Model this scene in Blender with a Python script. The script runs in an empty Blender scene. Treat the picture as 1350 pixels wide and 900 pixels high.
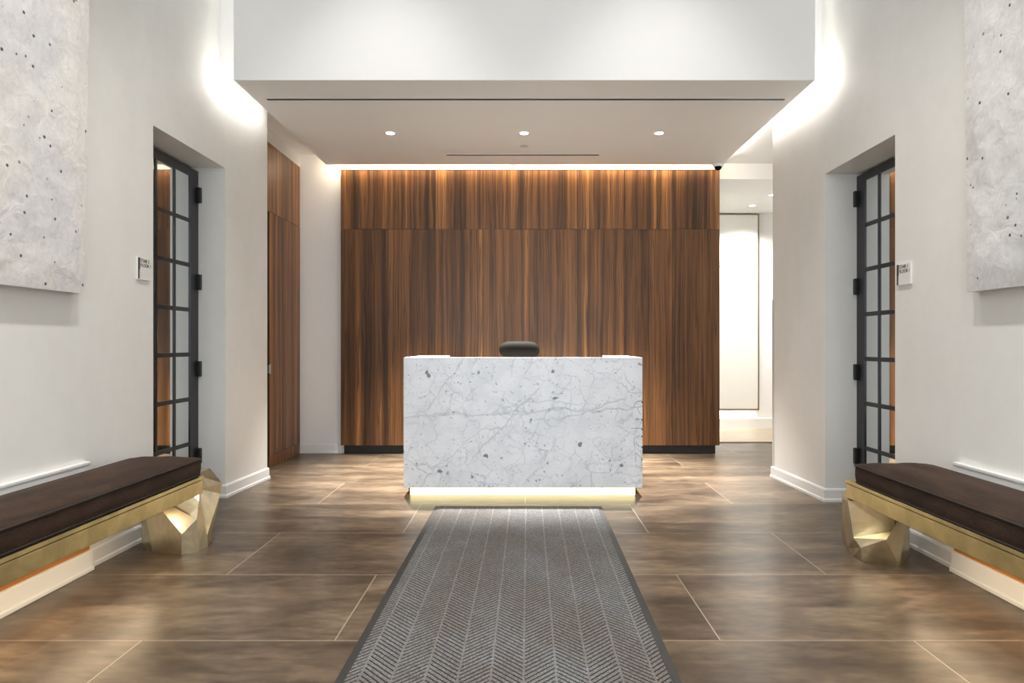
import bpy, bmesh, math, random
from mathutils import Vector, Matrix, noise
random.seed(7)
C = bpy.context.scene.collection
R = math.radians
PI = math.pi

# ------------------------------------------------------------------ node helpers
def new_mat(name):
    m = bpy.data.materials.new(name); m.use_nodes = True
    nt = m.node_tree; nt.nodes.clear()
    out = nt.nodes.new('ShaderNodeOutputMaterial')
    p = nt.nodes.new('ShaderNodeBsdfPrincipled')
    nt.links.new(p.outputs[0], out.inputs[0])
    return m, nt, p

class G:
    """tiny expression builder for shader nodes"""
    def __init__(s, nt): s.nt = nt
    def _in(s, sock, v):
        if isinstance(v, bpy.types.NodeSocket): s.nt.links.new(v, sock)
        elif v is not None: sock.default_value = v
    def n(s, t): return s.nt.nodes.new(t)
    def obj(s): return s.n('ShaderNodeTexCoord').outputs['Object']
    def rnd(s): return s.n('ShaderNodeObjectInfo').outputs['Random']
    def sep(s, v):
        k = s.n('ShaderNodeSeparateXYZ'); s._in(k.inputs[0], v); return k.outputs
    def com(s, x, y, z):
        k = s.n('ShaderNodeCombineXYZ')
        for i, q in enumerate((x, y, z)): s._in(k.inputs[i], q)
        return k.outputs[0]
    def m(s, op, a, b=0.0, c=0.0, clamp=False):
        k = s.n('ShaderNodeMath'); k.operation = op; k.use_clamp = clamp
        for i, q in enumerate((a, b, c)): s._in(k.inputs[i], q)
        return k.outputs[0]
    def v(s, op, a, b):
        k = s.n('ShaderNodeVectorMath'); k.operation = op
        s._in(k.inputs[0], a)
        if op == 'SCALE': s._in(k.inputs['Scale'], b)
        else: s._in(k.inputs[1], b)
        return k.outputs[1] if op in ('LENGTH', 'DISTANCE', 'DOT_PRODUCT') else k.outputs[0]
    def noise(s, vec, scale=5, detail=4, rough=.5, dist=0, col=False):
        k = s.n('ShaderNodeTexNoise'); s._in(k.inputs['Vector'], vec)
        s._in(k.inputs['Scale'], scale); k.inputs['Detail'].default_value = detail
        k.inputs['Roughness'].default_value = rough; k.inputs['Distortion'].default_value = dist
        return k.outputs['Color' if col else 'Fac']
    def voro(s, vec, scale, feature='F1', out='Distance', rand=1.0):
        k = s.n('ShaderNodeTexVoronoi'); k.feature = feature
        s._in(k.inputs['Vector'], vec); k.inputs['Scale'].default_value = scale
        k.inputs['Randomness'].default_value = rand
        return k.outputs[out]
    def ramp(s, f, stops, interp='LINEAR'):
        k = s.n('ShaderNodeValToRGB'); s._in(k.inputs[0], f)
        cr = k.color_ramp; cr.interpolation = interp
        while len(cr.elements) > 1: cr.elements.remove(cr.elements[-1])
        for i, (pos, col) in enumerate(stops):
            e = cr.elements[0] if i == 0 else cr.elements.new(pos)
            e.position = pos
            e.color = (*col, 1) if isinstance(col, tuple) else (col, col, col, 1)
        return k.outputs[0]
    def sm(s, f, a, b):           # smooth 0..1 between a and b
        k = s.n('ShaderNodeMapRange'); k.interpolation_type = 'SMOOTHSTEP'
        s._in(k.inputs[0], f); k.inputs[1].default_value = a; k.inputs[2].default_value = b
        return k.outputs[0]
    def mix(s, f, a, b, mode='MIX'):
        k = s.n('ShaderNodeMix'); k.data_type = 'RGBA'; k.blend_type = mode
        s._in(k.inputs[0], f)
        for i, q in ((6, a), (7, b)):
            if isinstance(q, tuple): q = (*q, 1)
            s._in(k.inputs[i], q)
        return k.outputs[2]
    def bump(s, h, strength=.2, dist=.01):
        k = s.n('ShaderNodeBump'); s._in(k.inputs['Height'], h)
        k.inputs['Strength'].default_value = strength; k.inputs['Distance'].default_value = dist
        return k.outputs[0]

def setp(nt, p, **kw):
    for k, v in kw.items():
        sock = p.inputs[k.replace('_', ' ')]
        if isinstance(v, bpy.types.NodeSocket): nt.links.new(v, sock)
        elif isinstance(v, tuple): sock.default_value = (*v, 1) if len(v) == 3 else v
        else: sock.default_value = v

def simple(name, col, rough=.5, metal=0.0, var=0.06, scale=12, bump=0.0, bscale=60):
    m, nt, p = new_mat(name); g = G(nt); o = g.obj()
    f = g.noise(o, scale, 4)
    a = tuple(max(0, c * (1 - var)) for c in col); b = tuple(c * (1 + var) for c in col)
    setp(nt, p, Base_Color=g.mix(f, a, b), Roughness=rough, Metallic=metal)
    if bump: setp(nt, p, Normal=g.bump(g.noise(o, bscale, 3), bump, .003))
    return m

M = {}
def plaster(name, col, amt=.05, rough=.55):
    m, nt, p = new_mat(name); g = G(nt); o = g.obj()
    f1 = g.noise(g.v('MULTIPLY', o, (1, 1, .6)), 1.6, 6, .55, .6)
    f2 = g.noise(o, 9, 5, .6, .4)
    f = g.m('ADD', g.m('MULTIPLY', f1, .7), g.m('MULTIPLY', f2, .3))
    a = tuple(c * (1 - amt) for c in col); b = tuple(min(.95, c * (1 + amt)) for c in col)
    setp(nt, p, Base_Color=g.mix(g.sm(f, .3, .7), a, b), Roughness=rough,
         Normal=g.bump(f2, .05, .004))
    return m
M['plaster'] = plaster('venetian_plaster', (.79, .79, .765), .035)
M['white'] = plaster('white_paint', (.88, .88, .87), .012, .6)
M['trim'] = simple('white_trim_paint', (.80, .80, .79), .4, var=.02)
M['black_metal'] = simple('blackened_steel', (.030, .033, .037), .30, .5, .1)
M['black'] = simple('black_plastic', (.012, .012, .012), .5)
M['dark_gap'] = simple('dark_plinth', (.012, .009, .007), .5)
M['mirror'] = simple('reflective_glass', (.74, .76, .76), .03, 1.0, .01)
M['chrome'] = simple('brushed_steel', (.55, .54, .52), .3, 1.0, .03)
M['bronze_line'] = simple('bronze_edge', (.30, .24, .15), .35, .8)
M['panel_cream'] = simple('cream_lacquer', (.84, .83, .79), .35, var=.01)
M['guard'] = simple('pale_corner_guard', (.62, .62, .61), .35, var=.02)
M['copper'] = simple('copper_brown_panel', (.42, .17, .035), .4, .2, .08)
M['rubber'] = simple('grey_rubber_edge', (.020, .020, .019), .6, var=.15, scale=30)
M['plate'] = simple('sign_plate', (.78, .78, .76), .4, var=.01)
M['ink'] = simple('sign_ink', (.03, .03, .028), .5)
M['leather'] = simple('dark_bronze_leather', (.0032, .0025, .0018), .7, .0, .15, 30)
M['leather'].node_tree.nodes['Principled BSDF'].inputs['Specular IOR Level'].default_value = .05
M['canvas_edge'] = simple('canvas_edge', (.70, .69, .67), .7)
M['greyline'] = simple('engraved_line', (.30, .32, .35), .6)
M['notch'] = simple('engraved_notch', (.06, .035, .03), .6)

# ---- lacquered walnut
def wood(name, tint=1.0):
    m, nt, p = new_mat(name); g = G(nt); o = g.obj(); s = g.sep(o); r = g.rnd()
    h0 = g.m('ADD', g.m('ADD', s[0], s[1]), g.m('MULTIPLY', r, 37.0))
    z = g.m('ADD', s[2], g.m('MULTIPLY', r, 11.0))
    w = g.noise(g.com(g.m('MULTIPLY', h0, 5.0), g.m('MULTIPLY', z, .55), 0.0), 1.0, 3, .5)
    h = g.m('ADD', h0, g.m('MULTIPLY', g.m('SUBTRACT', w, .5), .10))
    strip = g.noise(g.com(g.m('MULTIPLY', h, 13.0), g.m('MULTIPLY', z, .10), 3.0), 1.0, 2.5, .6)
    wide = g.noise(g.com(g.m('MULTIPLY', h0, 4.0), g.m('MULTIPLY', z, .12), 7.0), 1.0, 2, .5)
    fine = g.noise(g.com(g.m('MULTIPLY', h, 110.0), g.m('MULTIPLY', z, 1.6), 1.0), 1.0, 2, .6)
    ring = g.noise(g.com(g.m('MULTIPLY', h, 34.0), g.m('MULTIPLY', z, .35), 5.0), 1.0, 2, .5)
    line = g.m('SUBTRACT', 1.0, g.sm(g.m('ABSOLUTE', g.m('SUBTRACT', ring, .5)), .0, .035))
    f = g.m('ADD', g.m('ADD', g.m('MULTIPLY', strip, .75), g.m('MULTIPLY', wide, .25)),
            g.m('MULTIPLY', g.m('SUBTRACT', fine, .5), .28))
    f = g.m('ADD', g.m('MULTIPLY', g.m('SUBTRACT', f, .5), 1.3), .49)
    k = tint
    col = g.ramp(f, [(.30, (.045*k, .021*k, .009*k)), (.42, (.110*k, .050*k, .020*k)), (.52, (.185*k, .083*k, .031*k)),
                     (.61, (.27*k, .122*k, .044*k)), (.70, (.46*k, .22*k, .075*k))])
    col = g.mix(g.m('MULTIPLY', line, .65), col, (.030*k, .014*k, .008*k))
    setp(nt, p, Base_Color=col, Roughness=.40, Specular_IOR_Level=.28)
    return m
M['wood'] = wood('walnut_veneer', .68)
M['wood_pale'] = wood('walnut_door_veneer', 1.2)

# ---- white marble with grey veins and pits
def marble():
    m, nt, p = new_mat('carrara_marble'); g = G(nt); o = g.obj(); s = g.sep(o)
    warp = g.v('SCALE', g.v('SUBTRACT', g.noise(o, 5, 5, .6, 0, True), (.5, .5, .5)), .13)
    ow = g.v('ADD', o, warp)
    d3 = g.voro(ow, 15.0, 'DISTANCE_TO_EDGE')
    d1 = g.voro(g.v('MULTIPLY', ow, (1, 1, 1.5)), 3.2, 'DISTANCE_TO_EDGE')
    d2 = g.voro(ow, 7.0, 'DISTANCE_TO_EDGE')
    msk = g.sm(g.noise(o, 3.3, 3), .42, .62)
    msk2 = g.sm(g.noise(g.v('ADD', o, (9, 2, 5)), 4, 3), .40, .60)
    v1 = g.m('MULTIPLY', g.m('SUBTRACT', 1.0, g.sm(d1, 0, .030)), msk)
    v2 = g.m('MULTIPLY', g.m('SUBTRACT', 1.0, g.sm(d2, 0, .045)), msk2)
    cloud = g.noise(ow, 4.5, 6, .6)
    base = g.mix(g.sm(cloud, .35, .7), (.765, .80, .86), (.66, .70, .76))
    col = g.mix(g.m('MULTIPLY', v2, .46), base, (.34, .38, .44))
    v3 = g.m('MULTIPLY', g.m('SUBTRACT', 1.0, g.sm(d3, 0, .05)), g.sm(g.noise(g.v('ADD', o, (2, 6, 8)), 5, 3), .50, .64))
    col = g.mix(g.m('MULTIPLY', v3, .32), col, (.36, .40, .45))
    col = g.mix(g.m('MULTIPLY', v1, .38), col, (.26, .29, .32))
    # long veins crossing the front
    sw = g.sep(ow)
    def vein(slope, z0, width, x0, x1, amt, c):
        dz = g.m('ABSOLUTE', g.m('SUBTRACT', sw[2], g.m('ADD', g.m('MULTIPLY', sw[0], slope), z0)))
        k = g.m('SUBTRACT', 1.0, g.sm(dz, 0, width))
        k = g.m('MULTIPLY', k, g.sm(sw[0], x0, x0 + .06))
        k = g.m('MULTIPLY', k, g.m('SUBTRACT', 1.0, g.sm(sw[0], x1 - .06, x1)))
        return g.mix(g.m('MULTIPLY', k, amt), c, (.24, .28, .31))
    col = vein(.05, .665, .018, -1.0, .55, .32, col)
    col = vein(.34, .50, .014, .25, .85, .42, col)
    col = vein(.06, .64, .010, .5, .96, .5, col)
    col = vein(1.05, .72, .016, -.45, .15, .36, col)
    col = vein(.85, .80, .012, -.80, -.25, .3, col)
    col = vein(1.4, 1.75, .014, -.80, -.45, .35, col)
    # pits
    pn = g.noise(g.v('MULTIPLY', ow, (1, 1, 1)), 21, 3, .6)
    low = g.sm(g.noise(g.v('ADD', o, (3, 7, 1)), 2.2, 2), .35, .6)
    pit = g.m('MULTIPLY', g.sm(pn, .645, .675), low)
    pn2 = g.noise(g.v('ADD', ow, (4, 4, 4)), 48, 2, .5)
    pit2 = g.m('MULTIPLY', g.sm(pn2, .675, .70), .75)
    blot = None
    wob = g.v('SCALE', g.v('SUBTRACT', g.noise(o, 24, 3, .6, 0, True), (.5, .5, .5)), .05)
    ob = g.v('ADD', o, wob)
    for (x, z, rx, rz) in ((-.757, .985, .018, .022), (-.742, .953, .016, .026), (-.29, .315, .026, .020), (-.655, .20, .020, .012),
                           (.455, .41, .016, .026), (.78, .245, .020, .014), (.24, .985, .013, .022), (.26, .775, .03, .008)):
        q = g.v('MULTIPLY', g.v('SUBTRACT', ob, (x, 0, z)), (1 / rx, 0, 1 / rz))
        k = g.m('SUBTRACT', 1.0, g.sm(g.v('LENGTH', q, (0, 0, 0)), .75, 1.05))
        blot = k if blot is None else g.m('MAXIMUM', blot, k)
    pits = g.m('MAXIMUM', g.m('MAXIMUM', pit, pit2), blot)
    col = g.mix(g.m('MULTIPLY', pits, .92), col, (.13, .145, .175))
    setp(nt, p, Base_Color=col, Roughness=.32)
    return m
M['marble'] = marble()

# ---- floor : large porcelain slabs in running bond, brushed bronze look
def floor_mat():
    m, nt, p = new_mat('bronze_porcelain_tile'); g = G(nt); o = g.obj()
    L, D = 1.565, .791
    k = g.n('ShaderNodeTexBrick'); k.offset = .5; k.offset_frequency = 2; k.squash = 1
    g._in(k.inputs['Vector'], g.v('ADD', o, (1.545 + L * 8, -2.769 + D * 12, 0)))
    k.inputs['Scale'].default_value = 1; k.inputs['Mortar Size'].default_value = .0028
    k.inputs['Mortar Smooth'].default_value = .2
    k.inputs['Brick Width'].default_value = L; k.inputs['Row Height'].default_value = D
    k.inputs['Color1'].default_value = (0, 0, 0, 1); k.inputs['Color2'].default_value = (1, 1, 1, 1)
    k.inputs['Bias'].default_value = 0
    rid = g.sep(k.outputs['Color'])[0]; mort = k.outputs['Fac']
    oo = g.v('ADD', o, g.com(g.m('MULTIPLY', rid, 13.0), g.m('MULTIPLY', rid, 29.0), 0.0))
    streak = g.noise(g.v('MULTIPLY', oo, (1.0, 3.6, 1)), 1.4, 4, .62, .5)
    cloud = g.noise(g.v('MULTIPLY', oo, (1, 1.8, 1)), 1.3, 4, .6, .3)
    fine = g.noise(g.v('MULTIPLY', oo, (5, 12, 1)), 2.0, 3, .55)
    f = g.m('ADD', g.m('ADD', g.m('MULTIPLY', streak, .62), g.m('MULTIPLY', cloud, .66)), g.m('MULTIPLY', fine, .33))
    f = g.m('SUBTRACT', f, .305)
    col = g.ramp(f, [(.32, (.038, .026, .017)), (.44, (.072, .051, .034)), (.54, (.110, .079, .052)), (.68, (.190, .140, .094))])
    col = g.mix(.22, col, g.ramp(rid, [(0, .55), (1, 1.2)]), 'MULTIPLY')
    col = g.mix(mort, col, (.30, .245, .19))
    setp(nt, p, Base_Color=col, Roughness=.33, Specular_IOR_Level=.40)
    return m
M['floor'] = floor_mat()
M['pale_floor'] = simple('pale_stone_floor', (.46, .38, .28), .4, var=.18, scale=6)

# ---- entrance mat, chevron ribs
def mat_mat():
    m, nt, p = new_mat('chevron_carpet'); g = G(nt); o = g.obj(); s = g.sep(o)
    W, P = .1175, .0310
    u = g.m('DIVIDE', g.m('SUBTRACT', s[0], .055), W)
    tri = g.m('PINGPONG', u, 1.0)                     # 0 on the V seams, 1 on the ridge seams
    sd = g.m('SUBTRACT', .5, g.m('ABSOLUTE', g.m('SUBTRACT', g.m('FRACT', u), .5)))   # distance to nearest seam
    t = g.m('FRACT', g.m('DIVIDE', g.m('SUBTRACT', s[1], g.m('MULTIPLY', tri, W * 1.08)), P))
    groove = g.m('SUBTRACT', 1.0, g.sm(g.m('ABSOLUTE', g.m('SUBTRACT', t, .5)), .10, .17))
    groove = g.m('MULTIPLY', groove, g.sm(sd, .022, .05))
    seam = g.m('SUBTRACT', 1.0, g.sm(sd, .008, .024))
    fuzz = g.noise(o, 240, 0, .5)
    dirt = g.noise(g.v('MULTIPLY', o, (1, .6, 1)), 2.4, 4, .6)
    base = g.mix(g.sm(dirt, .35, .68), (.112, .102, .094), (.135, .136, .140))
    base = g.mix(.75, base, g.ramp(fuzz, [(.25, .3), (.75, 1.7)]), 'MULTIPLY')
    col = g.mix(groove, base, (.014, .015, .018))
    col = g.mix(g.m('MULTIPLY', seam, .15), col, (.25, .225, .19))
    h = g.m('MULTIPLY', groove, -1.0)
    setp(nt, p, Base_Color=col, Roughness=.9, Normal=g.bump(h, .6, .004), Specular_IOR_Level=.15)
    return m
M['mat'] = mat_mat()

# ---- velvet
def velvet():
    m, nt, p = new_mat('brown_velvet'); g = G(nt); o = g.obj()
    f = g.noise(g.v('MULTIPLY', o, (7, 2.2, 4)), 1.6, 5, .6, .6)
    fz = g.noise(o, 120, 0)
    col = g.mix(g.sm(f, .32, .7), (.014, .0075, .0045), (.036, .0195, .012))
    col = g.mix(.5, col, g.ramp(fz, [(.3, .5), (.7, 1.5)]), 'MULTIPLY')
    setp(nt, p, Base_Color=col, Roughness=.85, Specular_IOR_Level=.2,
         Sheen_Weight=.13, Sheen_Roughness=.4, Sheen_Tint=(.62, .42, .32))
    return m
M['velvet'] = velvet()
M['piping'] = simple('dark_piping', (.010, .006, .005), .7)

# ---- brass
def brass(name, col, rough, bumpk, bsc):
    m, nt, p = new_mat(name); g = G(nt); o = g.obj()
    f = g.noise(o, 7, 5, .6, .5); h = g.noise(g.v('MULTIPLY', o, (1, .5, 1)), bsc, 3, .6)
    a = tuple(c * .80 for c in col); b = tuple(min(1, c * 1.12) for c in col)
    setp(nt, p, Base_Color=g.mix(g.sm(f, .3, .7), a, b), Roughness=g.m('ADD', rough - .06, g.m('MULTIPLY', f, .14)), Metallic=1.0,
         Normal=g.bump(h, bumpk, .004))
    return m
M['brass'] = brass('hammered_brass', (.66, .53, .27), .42, .15, 40)
M['brass_leg'] = brass('pale_faceted_brass', (.78, .70, .50), .30, .0, 20)

# ---- paintings
def painting_mat(name, A, B, Cc, seed):
    m, nt, p = new_mat(name); g = G(nt); o = g.v('ADD', g.obj(), (seed, seed * 2, seed * 3))
    f1 = g.noise(o, 1.7, 4, .62, .1); f2 = g.noise(g.v('ADD', o, (5, 5, 5)), 2.1, 4, .62, .1)
    crinkle = g.noise(o, 16, 3, .65, 2.5)
    col = g.mix(g.sm(f1, .40, .68), A, B)
    col = g.mix(g.m('MULTIPLY', g.sm(f2, .46, .70), .8), col, Cc)
    col = g.mix(g.m('MULTIPLY', g.sm(crinkle, .5, .75), .16), col, (.40, .40, .40))
    msk = g.sm(g.noise(g.v('ADD', o, (1, 8, 2)), 2.6, 2), .40, .52)
    dot = g.m('MULTIPLY', g.m('SUBTRACT', 1.0, g.sm(g.voro(o, 14), .09, .13)), msk)
    col = g.mix(dot, col, (.10, .09, .10))
    tex = g.noise(o, 34, 2, .6, .8)
    col = g.mix(.30, col, g.ramp(tex, [(.30, .72), (.5, 1.0), (.70, 1.18)]), 'MULTIPLY')
    h = g.noise(o, 9, 3, .6, 1.5)
    setp(nt, p, Base_Color=col, Roughness=.7, Normal=g.bump(h, .35, .016))
    return m
M['art_warm'] = painting_mat('warm_plaster_painting', (.80, .785, .755), (.68, .68, .705), (.72, .675, .65), 3.3)
M['art_grey'] = painting_mat('grey_plaster_painting', (.74, .74, .735), (.64, .645, .65), (.50, .50, .49), 8.1)

def emit(name, col, strength):
    m = bpy.data.materials.new(name); m.use_nodes = True; nt = m.node_tree; nt.nodes.clear()
    out = nt.nodes.new('ShaderNodeOutputMaterial'); e = nt.nodes.new('ShaderNodeEmission')
    e.inputs[0].default_value = (*col, 1); e.inputs[1].default_value = strength
    nt.links.new(e.outputs[0], out.inputs[0]); return m
M['glow_plinth'] = emit('plinth_light', (1.0, .86, .45), 3.4)
M['lamp'] = emit('downlight_lamp', (1.0, .95, .86), 14.0)

# ------------------------------------------------------------------ mesh helpers
class MB:
    def __init__(s): s.bm = bmesh.new()
    def box(s, x0, x1, y0, y1, z0, z1):
        vs = [s.bm.verts.new((x, y, z)) for z in (z0, z1) for y in (y0, y1) for x in (x0, x1)]
        for f in ((0, 2, 3, 1), (4, 5, 7, 6), (0, 1, 5, 4), (2, 6, 7, 3), (0, 4, 6, 2), (1, 3, 7, 5)):
            s.bm.faces.new([vs[i] for i in f])
        return s
    def prism(s, pts, z0, z1):
        a = [s.bm.verts.new((x, y, z0)) for x, y in pts]; b = [s.bm.verts.new((x, y, z1)) for x, y in pts]
        n = len(pts); s.bm.faces.new(a[::-1]); s.bm.faces.new(b)
        for i in range(n): s.bm.faces.new((a[i], a[(i+1) % n], b[(i+1) % n], b[i]))
        return s
    def sweep(s, path, prof, up=Vector((0, 0, 1)), side=1):
        """prof: (out, z) polygon swept along a horizontal polyline; out goes to the right of travel * side"""
        path = [Vector((p[0], p[1], 0)) for p in path]; rings = []
        for i, p in enumerate(path):
            d0 = (path[i] - path[i-1]).normalized() if i else (path[1] - path[0]).normalized()
            d1 = (path[i+1] - path[i]).normalized() if i < len(path) - 1 else d0
            n0 = Vector((d0.y, -d0.x, 0)) * side; n1 = Vector((d1.y, -d1.x, 0)) * side
            nn = (n0 + n1).normalized(); k = 1 / max(.2, nn.dot(n0))
            rings.append([s.bm.verts.new(p + nn * (o * k) + up * z) for o, z in prof])
        n = len(prof)
        for a, b in zip(rings, rings[1:]):
            for j in range(n): s.bm.faces.new((a[j], a[(j+1) % n], b[(j+1) % n], b[j]))
        s.bm.faces.new(rings[0][::-1]); s.bm.faces.new(rings[-1]); return s
    def tube(s, pts, r, n=8, closed=False):
        pts = [Vector(p) for p in pts]; rings = []; m = len(pts); ref = None
        for i, p in enumerate(pts):
            if closed: t = (pts[(i+1) % m] - pts[i-1]).normalized()
            else: t = (pts[min(i+1, m-1)] - pts[max(i-1, 0)]).normalized()
            if ref is None: ref = Vector((0, 0, 1)) if abs(t.z) < .9 else Vector((1, 0, 0))
            a = (ref - t * ref.dot(t)).normalized(); b = t.cross(a); ref = a
            rr = r[i] if isinstance(r, (list, tuple)) else r
            rings.append([s.bm.verts.new(p + (a * math.cos(2*PI*k/n) + b * math.sin(2*PI*k/n)) * rr) for k in range(n)])
        prs = list(zip(rings, rings[1:])) + ([(rings[-1], rings[0])] if closed else [])
        for a, b in prs:
            for k in range(n): s.bm.faces.new((a[k], a[(k+1) % n], b[(k+1) % n], b[k]))
        if not closed:
            s.bm.faces.new(rings[0][::-1]); s.bm.faces.new(rings[-1])
        return s
    def lathe(s, prof, n=24, at=(0, 0, 0), sx=1, sy=1):
        at = Vector(at); rings = []
        for r, z in prof:
            if r < 1e-6: rings.append([s.bm.verts.new(at + Vector((0, 0, z)))])
            else: rings.append([s.bm.verts.new(at + Vector((r*sx*math.cos(2*PI*k/n), r*sy*math.sin(2*PI*k/n), z))) for k in range(n)])
        for a, b in zip(rings, rings[1:]):
            for k in range(n):
                q = [a[k % len(a)], a[(k+1) % len(a)], b[(k+1) % len(b)], b[k % len(b)]]
                u = []
                for v in q:
                    if v not in u: u.append(v)
                if len(u) > 2: s.bm.faces.new(u)
        return s
    def build(s, name, mat, parent=None, smooth=False, bevel=0.0, seg=2, recalc=True):
        if recalc: bmesh.ops.recalc_face_normals(s.bm, faces=s.bm.faces[:])
        me = bpy.data.meshes.new(name); s.bm.to_mesh(me); s.bm.free()
        o = bpy.data.objects.new(name, me); C.objects.link(o)
        me.materials.append(M[mat] if isinstance(mat, str) else mat)
        if smooth: me.polygons.foreach_set('use_smooth', [True] * len(me.polygons))
        if bevel:
            b = o.modifiers.new('edge', 'BEVEL'); b.width = bevel; b.segments = seg; b.limit_method = 'ANGLE'; b.angle_limit = R(40)
        if parent: o.parent = parent
        return o

def tag(o, label=None, cat=None, group=None, kind=None):
    if label: o['label'] = label
    if cat: o['category'] = cat
    if group: o['group'] = group
    if kind: o['kind'] = kind
    return o
def thing(name, label, cat, loc=(0, 0, 0), rotz=0, group=None, kind=None):
    o = bpy.data.objects.new(name, None); C.objects.link(o)
    o.location = loc; o.rotation_euler = (0, 0, rotz); o.empty_display_size = .1
    return tag(o, label, cat, group, kind)
def struct(mb, name, mat, label=None, cat=None, **kw):
    return tag(mb.build(name, mat, **kw), label, cat, None, 'structure')

# ------------------------------------------------------------------ camera
H = 1.2
cam = bpy.data.cameras.new('camera'); co = bpy.data.objects.new('camera', cam); C.objects.link(co)
co.location = (0, 0, H); co.rotation_euler = (R(90), 0, 0)
cam.sensor_width = 36; cam.lens = 24.0                # f = 900 px of 1350
cam.shift_x = -14 / 1350; cam.shift_y = 4 / 1350
bpy.context.scene.camera = co

# ------------------------------------------------------------------ room shell
XL, XR = -2.335, 2.315          # lobby walls
CEIL = 5.2; FRONT = -3.0
LY0, LY1, LZ = 4.315, 5.36, 2.585     # left door opening
RY0, RY1, RZ = 4.243, 5.22, 2.505     # right door opening
SX0, SX1, SY0, SY1, SZ = -2.117, 2.142, 5.0, 7.35, 3.136   # dropped ceiling box
PL = (-2.282, 6.10); PR = (2.264, 6.18)

b = MB(); b.box(-3.4, 4.8, FRONT - .3, 8.37, -.1, 0)
struct(b, 'floor', 'floor', 'large brown bronze-toned porcelain slabs laid in running bond', 'floor')
b = MB(); b.box(1.9, 4.8, 8.37, 9.9, -.1, .006)
struct(b, 'floor_corridor', 'pale_floor', 'pale stone floor at the end of the side corridor', 'floor')
b = MB(); b.box(2.14, 4.6, 8.345, 8.37, 0, .010)
struct(b, 'trim_1', 'bronze_line', 'thin dark threshold strip across the corridor floor', 'trim')

b = MB(); b.box(XL, XR, FRONT, SY0, CEIL, CEIL + .15)
struct(b, 'ceiling', 'white', 'high white ceiling over the front of the lobby', 'ceiling')
b = MB(); b.box(SX0, SX1, SY0, SY1, SZ, CEIL + .15)
struct(b, 'ceiling_dropped', 'white', 'white dropped ceiling box with tall front face above the desk', 'ceiling')
b = MB(); b.box(XL - .4, SX0, 5.27, SY1 + .2, 3.30, CEIL)
struct(b, 'ceiling_left', 'white', 'narrow white ceiling left of the dropped box', 'ceiling')
b = MB(); b.box(SX1, XR + .1, 5.27, 6.12, 3.34, CEIL); b.box(SX1, 4.8, 6.12, 7.68, 3.235, CEIL); b.box(SX1, 4.8, 7.68, 9.9, 3.06, CEIL)
struct(b, 'ceiling_right', 'white', 'stepped white ceiling over the side corridor on the right', 'ceiling')
b = MB(); b.box(SX0, SX1, SY1, 7.7, 3.33, CEIL)
struct(b, 'ceiling_cove', 'white', 'recess behind the dropped ceiling above the walnut panels', 'ceiling')

b = MB()
b.box(-2.80, XL, FRONT - .1, LY0, 0, CEIL); b.box(-2.80, XL, LY0, LY1, LZ, CEIL)
b.prism([(-2.80, LY1), (XL, LY1), PL, (-2.80, PL[1])], 0, CEIL)
b.box(-2.80, -2.66, LY0, LY1, 0, LZ)
b.box(-2.80, -2.50, PL[1], 7.8, 0, CEIL)
b.box(-2.50, -2.46, PL[1], 7.6, 3.158, 3.4)
struct(b, 'wall_left', 'plaster', 'mottled white plaster wall with deep door recess, left side', 'wall')
b = MB()
b.box(XR, 2.80, FRONT - .1, RY0, 0, CEIL); b.box(XR, 2.80, RY0, RY1, RZ, CEIL)
b.prism([(XR, RY1), (2.80, RY1), (2.80, PR[1]), PR], 0, CEIL)
b.box(2.67, 2.80, RY0, RY1, 0, RZ)
struct(b, 'wall_right', 'plaster', 'mottled white plaster wall with deep door recess, right side', 'wall')
b = MB(); b.box(-2.60, 2.12, 7.55, 7.9, 0, CEIL)
struct(b, 'wall_back', 'white', 'white back wall behind the walnut panels', 'wall')
b = MB(); b.box(2.0, 2.12, 7.9, 9.73, 0, CEIL)
struct(b, 'wall_corridor_left', 'white')
b = MB(); b.box(4.6, 4.8, 6.18, 9.73, 0, CEIL)
struct(b, 'wall_corridor_right', 'white')
b = MB(); b.box(2.80, 4.8, 6.0, 6.18, 0, CEIL)
struct(b, 'wall_corridor_front', 'white')
b = MB(); b.box(2.0, 4.8, 9.73, 9.9, 0, CEIL)
struct(b, 'wall_corridor', 'white', 'bright white wall at the end of the side corridor', 'wall')

# front wall with entrance glazing (behind the camera)
b = MB()
b.box(-2.8, -1.9, FRONT - .2, FRONT, 0, CEIL); b.box(1.9, 2.8, FRONT - .2, FRONT, 0, CEIL); b.box(-1.9, 1.9, FRONT - .2, FRONT, 4.2, CEIL)
struct(b, 'wall_front', 'plaster')
b = MB()
for x in (-1.9, -.95, -.03, .87, 1.84): b.box(x, x + .06, FRONT - .12, FRONT - .06, 0, 4.2)
for z in (0, 2.4, 4.14): b.box(-1.9, 1.9, FRONT - .12, FRONT - .06, z, z + .06)
struct(b, 'window_1', 'black_metal')

# baseboards
BP = [(0, 0), (.020, 0), (.020, .018), (.014, .026), (.014, .088), (.009, .098), (.003, .102), (0, .102)]
b = MB()
b.sweep([(XL, 3.64), (XL, LY0), (-2.54, LY0)], BP, side=1)
b.sweep([(-2.543, LY1), (XL, LY1), PL, (-2.46, PL[1])], BP, side=1)
struct(b, 'baseboard_left', 'trim')
b = MB()
b.sweep([(XR, 3.62), (XR, RY0), (2.54, RY0)], BP, side=-1)
b.sweep([(2.552, RY1), (XR, RY1), PR, (2.79, PR[1])], BP, side=-1)
struct(b, 'baseboard_right', 'trim')
b = MB(); b.sweep([(-2.462, 7.55), (-1.99, 7.55)], BP, side=1)
struct(b, 'baseboard_back', 'trim')
b = MB(); b.sweep([(2.12, 9.73), (4.6, 9.73)], [(0, 0.006), (.02, 0.006), (.02, .15), (0, .16)], side=1)
struct(b, 'baseboard_corridor', 'trim')

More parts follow.
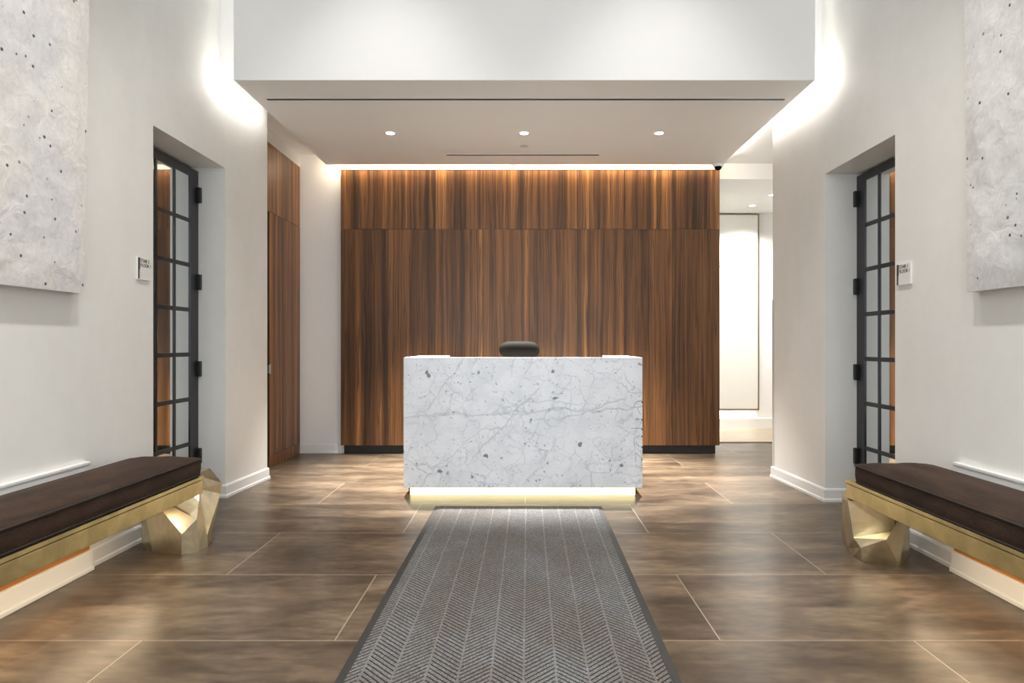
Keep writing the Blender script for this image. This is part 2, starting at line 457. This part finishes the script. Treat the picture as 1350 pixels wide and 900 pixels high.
# low wall ledge behind each bench (thicker lower wall, ledge on top, copper band, base)
def ledge(n, s, X, y1):
    t = tag(bpy.data.objects.new('trim_%d' % n, None), 'low white ledge along the %s wall behind the bench' % ('left' if s < 0 else 'right'), 'ledge', None, 'structure')
    C.objects.link(t)
    def bx(d, z0, z1, y1=y1):
        m = MB(); xs = sorted((X, X - s * d)); m.box(xs[0], xs[1], -1.0, y1, z0, z1); return m
    bx(.030, .25, .562).build('upper_panel', 'trim', t)
    bx(.034, .562, .578).build('ledge_top', 'trim', t, bevel=.003)
    bx(.026, .108, .25).build('copper_band', 'copper', t)['label'] = 'copper-brown band above the base'
    bx(.044, .0, .108).build('base_board', 'trim', t, bevel=.003)
    m = MB(); xs = sorted((X - s * .044, X - s * .054)); m.box(xs[0], xs[1], -1.0, y1, 0, .022); m.build('shoe_moulding', 'trim', t, bevel=.003)
ledge(2, -1, XL, 3.64)
ledge(3, 1, XR, 3.62)

# ------------------------------------------------------------------ glazed steel doors in the recesses
def glazed_door(n, s, Xd, y0, y1, ztop, rows, pitch, z0, muntins, stile, label, hz):
    t = thing('door_%d' % n, label, 'door', (Xd, y1, 0), kind='structure')
    def bx(m, a0, a1, ya, yb, za, zb):     # a = depth towards the room
        xs = sorted((-s * a0, -s * a1)); m.box(xs[0], xs[1], ya - y1, yb - y1, za, zb)
    f = MB(); d = .045
    top = z0 + rows * pitch
    bx(f, 0, d, y1 - stile, y1 - .004, .004, ztop); bx(f, 0, d, y0 + .004, y0 + stile, .004, ztop)
    bx(f, 0, d, y0 + stile, y1 - stile, top, ztop); bx(f, 0, d, y0 + stile, y1 - stile, .004, z0)
    f.build('door_frame', 'black_metal', t, bevel=.002)
    mm = MB()
    for y in muntins: bx(mm, .004, d - .002, y - .015, y + .015, z0, top)
    for k in range(1, rows): bx(mm, .006, d - .004, y0 + stile, y1 - stile, z0 + k * pitch - .016, z0 + k * pitch + .016)
    mm.build('glazing_bars', 'black_metal', t, bevel=.002)
    ys = [y0 + stile] + sorted(muntins) + [y1 - stile]
    for k in range(rows):
        for a, c in zip(ys, ys[1:]):
            p = MB(); bx(p, d - .016, d - .008, a + .001, c - .001, z0 + k * pitch, z0 + (k + 1) * pitch)
            p.build('glass_pane', 'mirror', t)
    for z in hz:
        h = MB(); bx(h, d, d + .028, y1 - .035, y1 - .003, z - .06, z + .06); h.build('hinge', 'black', t, bevel=.004)
    hd = MB()
    xs = -s * (d + .05)
    hd.tube([(-s * d, y0 + .06 - y1, .95), (xs, y0 + .06 - y1, .95)], .008); hd.tube([(-s * d, y0 + .06 - y1, 1.25), (xs, y0 + .06 - y1, 1.25)], .008)
    hd.tube([(xs, y0 + .06 - y1, .90), (xs, y0 + .06 - y1, 1.30)], .011); hd.build('pull_handle', 'black', t, smooth=True)
glazed_door(1, -1, -2.588, LY0, LY1, 2.555, 7, .342, .098, [4.997, 4.745, 4.50], .135,
            'black steel glazed door in the left wall recess', (2.367, 1.688, 1.01, .33))
glazed_door(2, 1, 2.597, RY0, RY1, 2.482, 7, .333, .094, [4.897, 4.655, 4.43], .125,
            'black steel glazed door in the right wall recess', (2.308, 1.641, .99, .353))

# ------------------------------------------------------------------ walnut wall behind the desk
t = thing('wood_wall_panels', 'full-height walnut veneer panelling on the back wall behind the desk', 'wood panelling', (0, 7.55, 0))
X0, X1 = -1.987, 2.152; NW = 8; pw = (X1 - X0) / NW
for i in range(NW):
    a, c = X0 + i * pw, X0 + (i + 1) * pw
    m = MB(); m.box(a + .0024, c - .0024, -.10, -.0, 2.458 + .002, 3.104); m.build('upper_panel', 'wood', t)
    m = MB(); m.box(a + .0024, c - .0024, -.10, -.0, .100, 2.458 - .002); m.build('lower_panel', 'wood', t)
m = MB(); m.box(X0 + .004, X1 - .004, -.088, -.002, .1, 3.10); m.build('backing', 'dark_gap', t)['label'] = 'dark shadow gaps'
m = MB(); m.box(X0 + .02, X1 - .03, -.03, 0, 0, .1); m.build('plinth', 'dark_gap', t)['label'] = 'black recessed plinth'
m = MB(); m.box(X0 - .004, X1, -.104, 0, 3.104, 3.110); m.build('top_edge', 'dark_gap', t)

# walnut door and cladding in the left passage
t = thing('door_3', 'walnut door and panelling in the narrow left passage', 'door', (-2.46, 7.5, 0), kind='structure')
m = MB(); m.box(-.04, 0, -1.38, .04, 2.497, 3.158); m.build('overpanel', 'wood_pale', t)
m = MB(); m.box(-.04, 0, -.875, .04, .115, 2.492); m.build('door_leaf', 'wood_pale', t)
m = MB(); m.box(-.04, 0, -.875, .04, 0, .111); m.build('kick_panel', 'wood_pale', t)
m = MB(); m.box(-.04, -.02, -1.38, -.86, 0, 2.5); m.box(-.04, -.01, -.93, .04, 0, 2.5); m.build('shadow_gap', 'dark_gap', t)
m = MB(); m.box(-.04, 0, -1.38, -.94, 0, 2.492); m.build('jamb_panel', 'wood_pale', t)
m = MB(); m.box(0, .004, -.868, -.835, .915, 1.01); m.box(-.03, .012, -.90, -.868, .925, 1.0); m.build('door_handle', 'chrome', t, bevel=.002)

# ------------------------------------------------------------------ reception desk
DY = 5.40
t = thing('reception_desk', 'white grey-veined marble reception desk with glowing base', 'desk', (0, DY, 0))
D0, D1, DZ0, DZ1 = -.942, .948, .066, 1.098
m = MB(); m.box(D0, D1, 0, .04, DZ0, DZ1); fp = m.build('front_panel', 'marble', t, bevel=.002)
m = MB(); m.box(D0, D0 + .04, .041, .93, DZ0, DZ1 - .0405); m.build('side_panel', 'marble', t, bevel=.002)
m = MB(); m.box(D1 - .04, D1, .041, .93, DZ0, DZ1 - .0405); m.build('side_panel', 'marble', t, bevel=.002)
m = MB(); m.box(D0, -.675, .041, .93, DZ1 - .04, DZ1); m.build('return_top', 'marble', t, bevel=.002)
m = MB(); m.box(.742, D1, .041, .93, DZ1 - .04, DZ1); m.build('return_top', 'marble', t, bevel=.002)
for a, c in ((D0 + .041, -.69), (.757, D1 - .041)):
    m = MB(); m.box(a, c, .06, .91, .08, DZ1 - .041); m.build('pedestal_cabinet', 'panel_cream', t, bevel=.003)
m = MB(); m.box(-.689, .756, .041, .72, .72, .75); m.build('worktop', 'panel_cream', t, bevel=.003)
m = MB(); m.box(-.897, .897, .05, .085, .0, DZ0 - .001); m.build('light_plinth', 'glow_plinth', t)['label'] = 'glowing pale yellow base strip'
m = MB(); m.box(-.915, .915, .086, .88, 0, DZ0 - .001); m.build('base', 'dark_gap', t)
# engraved letters turned on their side, running off the right edge of the front slab
def dp(zx, zy):        # photograph detail -> desk front coordinates
    x = 820 + zx / 9; y = 520 + zy / 9; sc = 900 / DY
    return Vector(((x - 689) / sc, -.0005, H - (y - 454) / sc))
strokes = [[(245, 75), (190, 75), (165, 90), (150, 115), (142, 152)], [(240, 140), (205, 145), (185, 165), (195, 195), (222, 232)],
           [(150, 290), (245, 290)], [(110, 398), (245, 398)], [(215, 482), (145, 515), (142, 560), (152, 612)],
           [(170, 560), (175, 588), (205, 612), (245, 616)], [(165, 690), (215, 735), (245, 770)], [(160, 690), (163, 800)], [(172, 860), (245, 860)]]
for st in strokes:
    m = MB(); m.tube([dp(*q) for q in st], .0022, 6); m.build('engraved_letter', 'greyline', fp)['label'] = 'grey engraved letter stroke set sideways'
for zy in (90, 300, 412, 495, 625, 770):
    m = MB(); q = dp(240, zy); m.box(D1 - .009, D1 + .0006, -.0008, .012, q.z - .006, q.z + .006)
    m.build('engraved_notch', 'notch', fp)['label'] = 'dark letter notches on the right edge'

# ------------------------------------------------------------------ office chair behind the desk
t = thing('office_chair', 'dark bronze leather office chair, headrest showing above the marble desk', 'chair', (-.030, 6.22, 0))
def pillow(w, d, h, cz, cy, n=28, pw_=2.6, kk=.55):
    m = MB(); rings = []
    for i in range(13):
        ph = -PI / 2 + PI * i / 12; zz = math.sin(ph) * h / 2; k = max(.0, math.cos(ph)) ** kk
        ring = []
        for j in range(n):
            a = 2 * PI * j / n; ca, sa = math.cos(a), math.sin(a)
            ring.append((math.copysign(abs(ca) ** (2 / pw_), ca) * w / 2 * (.36 + .64 * k) * (k if i in (0, 12) else 1) * (1 if i not in (0, 12) else 0),
                         cy + math.copysign(abs(sa) ** (2 / pw_), sa) * d / 2 * k, cz + zz))
        rings.append([m.bm.verts.new(v) for v in ring])
    for a, c in zip(rings, rings[1:]):
        for j in range(n): m.bm.faces.new((a[j], a[(j+1) % n], c[(j+1) % n], c[j]))
    bmesh.ops.remove_doubles(m.bm, verts=m.bm.verts[:], dist=.0005)
    return m
pillow(.362, .12, .152, 1.1535, -.16, kk=.8).build('headrest', 'leather', t, smooth=True)
for sx in (-.06, .06):
    m = MB(); m.tube([(sx, -.17, .98), (sx, -.175, 1.13)], .008); m.build('headrest_bracket', 'chrome', t, smooth=True)
pillow(.46, .10, .52, .76, -.18).build('backrest', 'leather', t, smooth=True)
pillow(.50, .48, .10, .47, .07).build('seat', 'leather', t, smooth=True)
for sx in (-1, 1):
    m = MB(); m.tube([(sx*.24, .12, .46), (sx*.29, .10, .55), (sx*.29, .06, .66), (sx*.28, -.10, .67), (sx*.24, -.16, .70)], .014); m.build('armrest', 'black', t, smooth=True)
m = MB(); m.tube([(0, .05, .06), (0, .05, .44)], [.03, .025]); m.tube([(0, .02, .42), (0, -.12, .43), (0, -.20, .55)], .018); m.build('gas_column', 'chrome', t, smooth=True)
m = MB()
for k in range(5):
    a = 2*PI*k/5 + .3; m.tube([(0, .05, .10), (.27*math.cos(a), .05 + .27*math.sin(a), .075)], [.022, .014])
m.build('star_base', 'chrome', t, smooth=True)
for k in range(5):
    a = 2*PI*k/5 + .3; x, y = .27*math.cos(a), .05 + .27*math.sin(a)
    m = MB(); m.tube([(x - .018*math.sin(a), y + .018*math.cos(a), .03), (x + .018*math.sin(a), y - .018*math.cos(a), .03)], .03, 14)
    m.tube([(x, y, .03), (x, y, .075)], .008); m.build('caster', 'black', t, smooth=True)

# ------------------------------------------------------------------ entrance mat
t = thing('floor_mat', 'grey chevron-ribbed entrance mat with dark rubber edge leading to the desk', 'mat', (-.031, 5.07, 0), R(-.45))
MW, ML, BW = .617, 3.12, .036
m = MB()
o_ = [(-MW, -ML), (MW, -ML), (MW, 0), (-MW, 0)]; i_ = [(-MW+BW, -ML+BW), (MW-BW, -ML+BW), (MW-BW, -BW), (-MW+BW, -BW)]
va = [m.bm.verts.new((x, y, .0005)) for x, y in o_]; vb = [m.bm.verts.new((x, y, .0075)) for x, y in i_]; vc = [m.bm.verts.new((x, y, .0005)) for x, y in i_]
for k in range(4):
    n_ = (k + 1) % 4
    m.bm.faces.new((va[k], va[n_], vb[n_], vb[k])); m.bm.faces.new((vb[k], vb[n_], vc[n_], vc[k])); m.bm.faces.new((vc[k], vc[n_], va[n_], va[k]))
m.build('rubber_edge', 'rubber', t)['label'] = 'dark grey rubber edge'
m = MB(); m.box(-MW+BW+.0005, MW-BW-.0005, -ML+BW+.0005, -BW-.0005, .0005, .010); m.build('ribbed_carpet', 'mat', t, bevel=.002)

# ------------------------------------------------------------------ benches
def facets(name, V, F, parent):
    bm = bmesh.new(); vs = {k: bm.verts.new(v) for k, v in V.items()}
    for f in F: bm.faces.new([vs[k] for k in f.split()])
    bmesh.ops.triangulate(bm, faces=bm.faces[:]); bmesh.ops.recalc_face_normals(bm, faces=bm.faces[:])
    m = MB(); m.bm.free(); m.bm = bm
    return m.build(name, 'brass_leg', parent, recalc=False)
LEG_L = dict(A=(-2.133, 3.94, 0), B=(-1.949, 3.90, 0), Cc=(-1.876, 3.956, 0), D=(-1.868, 4.05, 0), E=(-1.90, 4.175, 0), P1=(-2.0, 4.34, 0), P2=(-2.20, 4.34, 0), P3=(-2.26, 4.05, 0),
             Gg=(-1.947, 3.9, .1175), U=(-2.164, 3.94, .338), J=(-2.21, 3.95, .338), Hh=(-1.885, 3.95, .19), F=(-1.872, 4.05, .068), Rr=(-1.888, 4.15, .061),
             K=(-1.903, 4.3, .261), L=(-1.892, 4.3, .328), Mm=(-1.994, 4.35, .414), M2=(-2.20, 4.35, .414), T=(-1.925, 4.07, .338), W=(-1.97, 4.12, .414), W2=(-2.2, 4.12, .414))
LEG_LF = ['A B Gg U J', 'U Gg Hh T', 'Gg B Cc', 'Gg Cc Hh', 'Hh Cc F', 'Cc D F', 'D E Rr', 'D Rr F', 'Hh F T', 'F Rr K', 'F K T', 'T K L', 'T L W', 'L Mm W', 'T W W2 J', 'T J U', 'W Mm M2 W2',
          'Rr E P1', 'Rr P1 K', 'K P1 L', 'L P1 Mm', 'Mm P1 P2 M2', 'M2 P2 P3', 'M2 P3 W2', 'W2 P3 J', 'P3 A J', 'A P3 P2 P1 E D Cc B']
LEG_R = dict(a=(1.872, 4.0, .302), b=(1.915, 4.1, .056), c=(1.877, 3.774, 0), c1=(1.876, 3.877, 0), c0=(1.914, 4.027, 0), d=(2.036, 3.689, 0), e=(2.182, 3.85, 0), e2=(2.24, 4.02, 0), e3=(2.18, 4.15, 0), e4=(1.99, 4.15, 0),
             g=(1.853, 3.74, .0875), h=(1.852, 3.82, .119), l=(1.811, 3.80, .331), i=(1.951, 3.66, .155), j=(2.047, 3.76, .174), k=(2.03, 3.72, .338), f=(2.15, 3.79, .338),
             l2=(1.842, 3.88, .338), a2=(1.875, 4.0, .338), t1=(2.25, 4.0, .338), t2=(2.0, 4.12, .338))
LEG_RF = ['a b c0', 'a c0 h', 'a h l', 'c0 c1 g', 'c0 g h', 'c1 c g', 'l h j', 'l j k', 'h g i', 'h i j', 'g c d', 'g d i', 'i d f', 'j i f', 'j f k', 'f d e', 'f e t1', 't1 e e2', 't1 e2 e3', 't1 e3 t2', 't2 e3 e4', 't2 e4 b', 't2 b a', 't2 a a2',
          'a l l2', 'a l2 a2', 'l k l2', 'l2 k f t1 t2 a2', 'c1 c0 b e4 e3 e2 e d c']
def bench(s, Xf, Xb, y1, y0, V, F, rot, label):
    t = thing('bench', label, 'bench', (Xf, y1, 0), rot, 'brass benches along the side walls')
    xs = lambda d0, d1: sorted((-0 - s * -d0, s * d1))
    w = abs(Xb - Xf)
    a, c = sorted((0, s * w))
    m = MB(); m.box(a, c, y0 - y1, 0, .421, .440); m.build('seat_board', 'brass', t, bevel=.002)
    a, c = sorted((s * .004, s * w))
    m = MB(); m.box(a, c, y0 - y1, -.003, .338, .417); m.build('beam', 'brass', t, bevel=.003)
    a, c = sorted((s * .012, s * (w - .01)))
    m = MB(); m.box(a, c, y0 - y1 + .01, -.012, .4165, .4215); m.build('shadow_groove', 'dark_gap', t)
    V = {k: (v[0] - Xf, v[1] - y1, v[2]) for k, v in V.items()}
    facets('leg', V, F, t)
    ym = (y0 - y1) - .35
    V2 = {k: (v[0], (y0 - y1) - (v[1]) , v[2]) for k, v in V.items()}
    facets('leg', V2, F, t)
    return t
bench(-1, -1.85, -2.27, 3.96, 1.85, LEG_L, LEG_LF, 0, 'hammered brass bench on faceted block legs along the left wall')
bench(1, 1.823, 2.25, 3.86, 1.75, LEG_R, LEG_RF, 0, 'hammered brass bench on faceted block legs along the right wall')

def cushion(label, x0, x1, y0, y1, z0, seed):
    cx, cy = (x0+x1)/2, (y0+y1)/2; w, l = (x1-x0)/2, (y1-y0)/2
    t = thing('seat_cushion', label, 'cushion', (cx, cy, z0), 0, 'velvet bench cushions')
    r = .045; outline = []
    def arc(ox, oy, a0):
        for k in range(7):
            a = a0 + PI/2*k/6; outline.append((ox + r*math.cos(a), oy + r*math.sin(a)))
    def line(p, q, n):
        for k in range(1, n): outline.append((p[0]+(q[0]-p[0])*k/n, p[1]+(q[1]-p[1])*k/n))
    arc(w-r, l-r, 0); line((w-r, l), (-w+r, l), 8); arc(-w+r, l-r, PI/2); line((-w, l-r), (-w, -l+r), 40)
    arc(-w+r, -l+r, PI); line((-w+r, -l), (w-r, -l), 8); arc(w-r, -l+r, 1.5*PI); line((w, -l+r), (w, l-r), 40)
    def med(p): return (0.0, max(-l+w, min(l-w, p[1])))
    m = MB(); n = len(outline); rings = []
    def ring(sc, z, wr=0):
        vs = []
        for (x, y) in outline:
            q = med((x, y)); X = q[0]+(x-q[0])*sc; Y = q[1]+(y-q[1])*sc
            dz = wr * (noise.noise(Vector((X*5, Y*2.2, seed))) + .6*noise.noise(Vector((X*11, Y*3.5, seed+4)))) if wr else 0
            vs.append(m.bm.verts.new((X, Y, z + dz)))
        rings.append(vs)
    ring(.90, .001); ring(.955, .004); ring(.985, .022); ring(1.0, .050); ring(.996, .085); ring(.985, .103)
    for k in range(1, 13):
        s_ = k/12.0; sc = .985*(1-s_); ring(max(sc, .002), .103 + .030*(1-(1-s_)**2.6), .006*min(1, s_*3))
    for a, c in zip(rings, rings[1:]):
        for j in range(n): m.bm.faces.new((a[j], a[(j+1) % n], c[(j+1) % n], c[j]))
    m.bm.faces.new(rings[0][::-1])
    bmesh.ops.remove_doubles(m.bm, verts=m.bm.verts[:], dist=.0004)
    m.build('pad', 'velvet', t, smooth=True)
    m = MB(); m.tube([((x)*.992, y*.998, .101) for x, y in outline], .0055, 8, True); m.build('piping', 'piping', t, smooth=True)
    m = MB(); m.tube([((x)*.975, y*.995, .012) for x, y in outline], .0045, 8, True); m.build('piping', 'piping', t, smooth=True)
cushion('long dark brown velvet cushion on the left bench', -2.262, -1.846, 1.86, 3.955, .440, 1.0)
cushion('long dark brown velvet cushion on the right bench', 1.806, 2.232, 1.76, 3.745, .440, 5.0)

# ------------------------------------------------------------------ paintings
def painting(label, s, Xw, yend, z0, mat, seed, lean):
    L, Hh, T = 1.65, 2.3, .050
    t = thing('painting', label, 'painting', (Xw - s*.008, yend, z0), 0, 'textured canvases on the side walls')
    t.rotation_euler = (0, -s*R(lean), 0)
    nx, nz = 66, 92; m = MB(); gr = []
    for j in range(nz+1):
        row = []
        for i in range(nx+1):
            y = -L*i/nx; z = Hh*j/nz
            e = min(i, nx-i, j, nz-j); k = min(1, e/4)
            q = Vector((seed, y*3, z*3))
            d = .010 + .004*noise.noise(q) + .004*noise.noise(q*3.1) + .003*noise.noise(q*8)
            row.append(m.bm.verts.new((-s*(T - .002 + (k + .3)*d), y, z)))
        gr.append(row)
    for j in range(nz):
        for i in range(nx): m.bm.faces.new((gr[j][i], gr[j][i+1], gr[j+1][i+1], gr[j+1][i]))
    m.build('painted_surface', mat, t, smooth=True)
    m = MB(); a, c = sorted((0, -s*T)); m.box(a, c, -L, 0, 0, Hh); m.build('canvas_edge', 'canvas_edge', t, bevel=.004)
painting('large warm white textured abstract canvas above the left bench', -1, XL, 3.545, 1.464, 'art_warm', 2.0, 1.0)
painting('large grey textured abstract canvas above the right bench', 1, XR, 3.465, 1.466, 'art_grey', 9.0, .6)

# ------------------------------------------------------------------ stair signs
def text_mesh(name, body, size, mat, parent, M4):
    cu = bpy.data.curves.new(name, 'FONT'); cu.body = body; cu.size = size; cu.extrude = .0004; cu.offset = .0006; cu.space_line = .95
    tmp = bpy.data.objects.new(name, cu); C.objects.link(tmp)
    bpy.context.view_layer.update()
    me = bpy.data.meshes.new_from_object(tmp.evaluated_get(bpy.context.evaluated_depsgraph_get()))
    bpy.data.objects.remove(tmp); bpy.data.curves.remove(cu)
    me.transform(M4); me.materials.clear(); me.materials.append(M[mat])
    o = bpy.data.objects.new(name, me); C.objects.link(o); o.parent = parent; return o
def sign(label, s, Xw, ya, yb, z0, z1, words):
    """ya = edge that carries the black band (reader's left), yb = reader's right"""
    t = thing('wall_sign', label, 'sign', (Xw, ya, z0), 0, 'stair signs beside the glazed doors')
    W, Hh = abs(yb-ya), z1-z0
    # local reader frame: u right, v up, w out of wall
    u = Vector((0, 1 if yb > ya else -1, 0)); v = Vector((0, 0, 1)); w = Vector((-s, 0, 0))
    M4 = Matrix((( u.x, v.x, w.x, 0), (u.y, v.y, w.y, 0), (u.z, v.z, w.z, 0), (0, 0, 0, 1)))
    def bx(m, u0, u1, v0, v1, w0, w1):
        p = [u*a + v*b_ + w*c for a in (u0, u1) for b_ in (v0, v1) for c in (w0, w1)]
        lo = [min(q[i] for q in p) for i in range(3)]; hi = [max(q[i] for q in p) for i in range(3)]
        m.box(lo[0], hi[0], lo[1], hi[1], lo[2], hi[2])
    m = MB(); bx(m, 0, W, 0, Hh, 0, .012); m.build('plate', 'plate', t, bevel=.0015)
    m = MB(); bx(m, .004, .024, .46*Hh, Hh-.004, .012, .0135); bx(m, .004, .013, .004, .46*Hh, .012, .0135)
    m.build('black_band', 'ink', t)
    m = MB()
    for k in range(4):
        c = Matrix.Translation(M4 @ Vector((.017, .012 + k*.0155, .0128)))
        m.tube([c.translation + u*.0045*math.cos(q*PI/4) + v*.006*math.sin(q*PI/4) for q in range(8)], .0012, 6, True)
    m.build('scroll_ornament', 'ink', t)
    text_mesh('lettering', words, .029, 'ink', t, M4 @ Matrix.Translation((.030, Hh - .030, .0125)))
sign('small white square sign by the glazed door on the left wall', -1, XL, 4.120, 4.265, 1.595, 1.732, 'STAIR 2\nFLOOR 1')
sign('small white square sign by the glazed door on the right wall', 1, XR, 4.204, 4.054, 1.560, 1.692, 'STAIR 1\nFLOOR 1')

# ------------------------------------------------------------------ ceiling fittings
def downlight(label, x, y, z, group):
    t = thing('downlight', label, 'ceiling light', (x, y, z), 0, group)
    m = MB(); m.lathe([(.040, -.0005), (.058, -.004), (.060, -.001), (.060, 0), (.040, 0)], 28); m.lathe([(.040, -.0005), (.040, 0)], 28)
    m.build('trim_ring', 'trim', t, smooth=True)
    m = MB(); m.lathe([(.0, -.0022), (.030, -.0022), (.0395, -.0010)], 28); m.build('lamp', 'lamp', t)
    return t
for nm, x in (('leftmost', -1.213), ('middle', .014), ('rightmost', 1.252)):
    downlight('%s of the three round downlights in the dropped ceiling' % nm, x, 6.26, SZ, 'downlights in the dropped ceiling')
for nm, x, y in (('farther', 3.08, 9.15), ('nearer', 3.11, 8.5)):
    downlight('%s of the two downlights in the side corridor ceiling' % nm, x, y, 3.06, 'downlights in the corridor')

def slot(label, x0, x1, y, w):
    t = thing('air_slot', label, 'air vent', ((x0+x1)/2, y, SZ), 0, 'air slots in the dropped ceiling')
    l = (x1-x0)/2
    m = MB(); m.box(-l, l, -w/2, w/2, -.0018, .001); m.build('slot', 'black', t)
    m = MB(); m.box(-l-.004, l+.004, -w/2-.004, -w/2, -.003, .001); m.box(-l-.004, l+.004, w/2, w/2+.004, -.003, .001); m.build('edge_trim', 'white', t)
slot('long black air slot across the front of the dropped ceiling', -2.02, 2.07, 5.39, .042)
slot('short thin air slot near the back of the dropped ceiling', -.78, .78, 6.97, .045)
t = thing('sprinkler_cover', 'small round white cover plate behind the middle downlight', 'sprinkler', (.015, 6.65, SZ))
m = MB(); m.lathe([(0, -.010), (.036, -.010), (.042, -.007), (.042, -.004), (.0, -.004)], 24); m.build('cover_plate', 'guard', t, smooth=True)
m = MB(); m.lathe([(0, -.004), (.030, -.004), (.030, .001), (0, .001)], 24); m.build('collar', 'black', t)

t = thing('security_camera', 'small white dome camera at the back corner of the dropped ceiling', 'security camera', (2.085, 7.28, SZ))
m = MB(); m.lathe([(0, 0), (.055, 0), (.058, -.006), (.056, -.03), (.048, -.042), (0, -.042)], 28); m.build('housing', 'trim', t, smooth=True)
m = MB(); m.lathe([(.038, -.042), (.036, -.056), (.026, -.070), (.012, -.077), (0, -.079)], 24); m.build('dome', 'leather', t, smooth=True)
m = MB(); m.lathe([(0, -.078), (.010, -.078), (.010, -.082), (0, -.082)], 14); m.build('lens', 'black', t)

# corner guard on the right pier
t = thing('corner_guard', 'pale strip guarding the corner of the right plaster pier', 'corner guard', (PR[0], PR[1], .105))
m = MB(); m.box(-.003, .03, -.001, .003, 0, 1.50); m.box(-.0035, -.0005, -.030, .003, 0, 1.50); m.build('angle_strip', 'guard', t)

# flush closet panel at the end of the corridor
t = thing('closet_panel', 'cream flush closet front with thin bronze edge at the corridor end', 'closet', (0, 9.73, 0))
m = MB(); m.box(2.30, 3.335, -.055, 0, .29, 2.302); m.build('lower_door', 'panel_cream', t, bevel=.002)
m = MB(); m.box(2.30, 3.335, -.055, 0, 2.308, 3.035); m.build('upper_door', 'panel_cream', t, bevel=.002)
m = MB(); m.box(3.337, 3.352, -.058, 0, .275, 3.045); m.box(2.29, 3.352, -.058, 0, .272, .288); m.box(2.29, 3.352, -.058, 0, 3.037, 3.047); m.build('bronze_edge', 'bronze_line', t)

# ------------------------------------------------------------------ lights
def area(name, loc, dirv, sx, sy, power, col):
    l = bpy.data.lights.new(name, 'AREA'); l.shape = 'RECTANGLE'; l.size = sx; l.size_y = sy; l.energy = power; l.color = col
    o = bpy.data.objects.new(name, l); C.objects.link(o); o.location = loc
    o.rotation_euler = Vector(dirv).to_track_quat('-Z', 'Y').to_euler(); return o
def strip(name, a, c, dirv, w, power, col):
    a, c = Vector(a), Vector(c); d = Vector(dirv).normalized(); x = (c-a).normalized(); z = -d; y = z.cross(x)
    l = bpy.data.lights.new(name, 'AREA'); l.shape = 'RECTANGLE'; l.size = (c-a).length; l.size_y = w; l.energy = power; l.color = col
    o = bpy.data.objects.new(name, l); C.objects.link(o)
    o.matrix_world = Matrix.Translation((a+c)/2) @ Matrix((x, y, z)).transposed().to_4x4(); return o
def spot(name, loc, ang, blend, power, col, radius=.05, to=None):
    l = bpy.data.lights.new(name, 'SPOT'); l.spot_size = R(ang); l.spot_blend = blend; l.energy = power; l.color = col; l.shadow_soft_size = radius
    o = bpy.data.objects.new(name, l); C.objects.link(o); o.location = loc
    if to: o.rotation_euler = (Vector(to)-Vector(loc)).to_track_quat('-Z', 'Y').to_euler()
    return o
WARM = (1.0, .80, .55); SOFT = (1.0, .955, .89)
# cove strips beside and behind the dropped ceiling
strip('cove_left', (SX0-.012, 5.05, 3.20), (SX0-.012, 5.95, 3.20), (-1, 0, .15), .02, 1.9, SOFT)
strip('cove_right', (SX1+.012, 5.05, 3.20), (SX1+.012, 7.3, 3.20), (1, 0, .15), .02, 7, SOFT)
strip('cove_left_riser', (SX0-.012, 5.14, 3.25), (SX0-.012, 5.14, 5.1), (-1, 0, 0), .02, .75, SOFT)
strip('cove_right_riser', (SX1+.012, 5.14, 3.25), (SX1+.012, 5.14, 5.1), (1, 0, 0), .02, .75, SOFT)
strip('cove_back', (SX0+.05, SY1+.02, 3.20), (SX1-.05, SY1+.02, 3.20), (0, .8, -.5), .02, 32, WARM)
# under-bench strips
strip('bench_strip_left', (-2.0, 1.95, .33), (-2.0, 3.7, .33), (0, 0, -1), .03, 5.2, (1.0, .76, .48))
strip('bench_strip_right', (2.0, 1.85, .33), (2.0, 3.5, .33), (0, 0, -1), .03, 5.2, (1.0, .76, .48))
# recessed lamps
for x in (-1.213, .014, 1.252): spot('soffit_spot', (x, 6.26, SZ-.02), 68, 1.0, 2100, SOFT, .035, (x*.60, 6.30, 0))
for y in (9.15, 8.5): spot('corridor_spot', (3.1, y, 3.03), 140, .6, 80, SOFT, .035)
strip('corridor_under_closet', (2.4, 9.70, .26), (3.3, 9.70, .26), (0, 0, -1), .03, 2.0, SOFT)
spot('corridor_spot', (3.1, 7.4, 3.2), 140, .6, 80, SOFT, .035)
for x in (-1.0, 1.0):
    for y, p, an in ((4.1, 130, 74), (2.6, 225, 86), (.6, 220, 100), (-1.4, 120, 100)):
        spot('ceiling_spot', (x, y, CEIL-.03), an, .7, p, SOFT, .07)
# daylight through the entrance glazing
w = bpy.data.worlds.new('sky'); bpy.context.scene.world = w; w.use_nodes = True
bg = w.node_tree.nodes['Background']; bg.inputs[0].default_value = (.93, .965, 1.0, 1); bg.inputs[1].default_value = 3.9
po = area('entrance_portal', (0, FRONT+.02, 2.1), (0, 1, 0), 3.8, 4.2, 1, (1, 1, 1)); po.data.cycles.is_portal = True

vs = bpy.context.scene.view_settings
bpy.context.scene.display_settings.display_device = 'sRGB'
vs.view_transform = 'Standard'; vs.look = 'None'; vs.gamma = 1; vs.use_curve_mapping = False; vs.exposure = 0.36

cy = bpy.context.scene.cycles
cy.use_adaptive_sampling = False
cy.sample_clamp_indirect = 5.0; cy.caustics_reflective = False; cy.caustics_refractive = False; cy.blur_glossy = 1.0
cy.use_denoising = True; cy.denoiser = 'OPENIMAGEDENOISE'; cy.denoising_input_passes = 'RGB_ALBEDO_NORMAL'; cy.denoising_prefilter = 'ACCURATE'
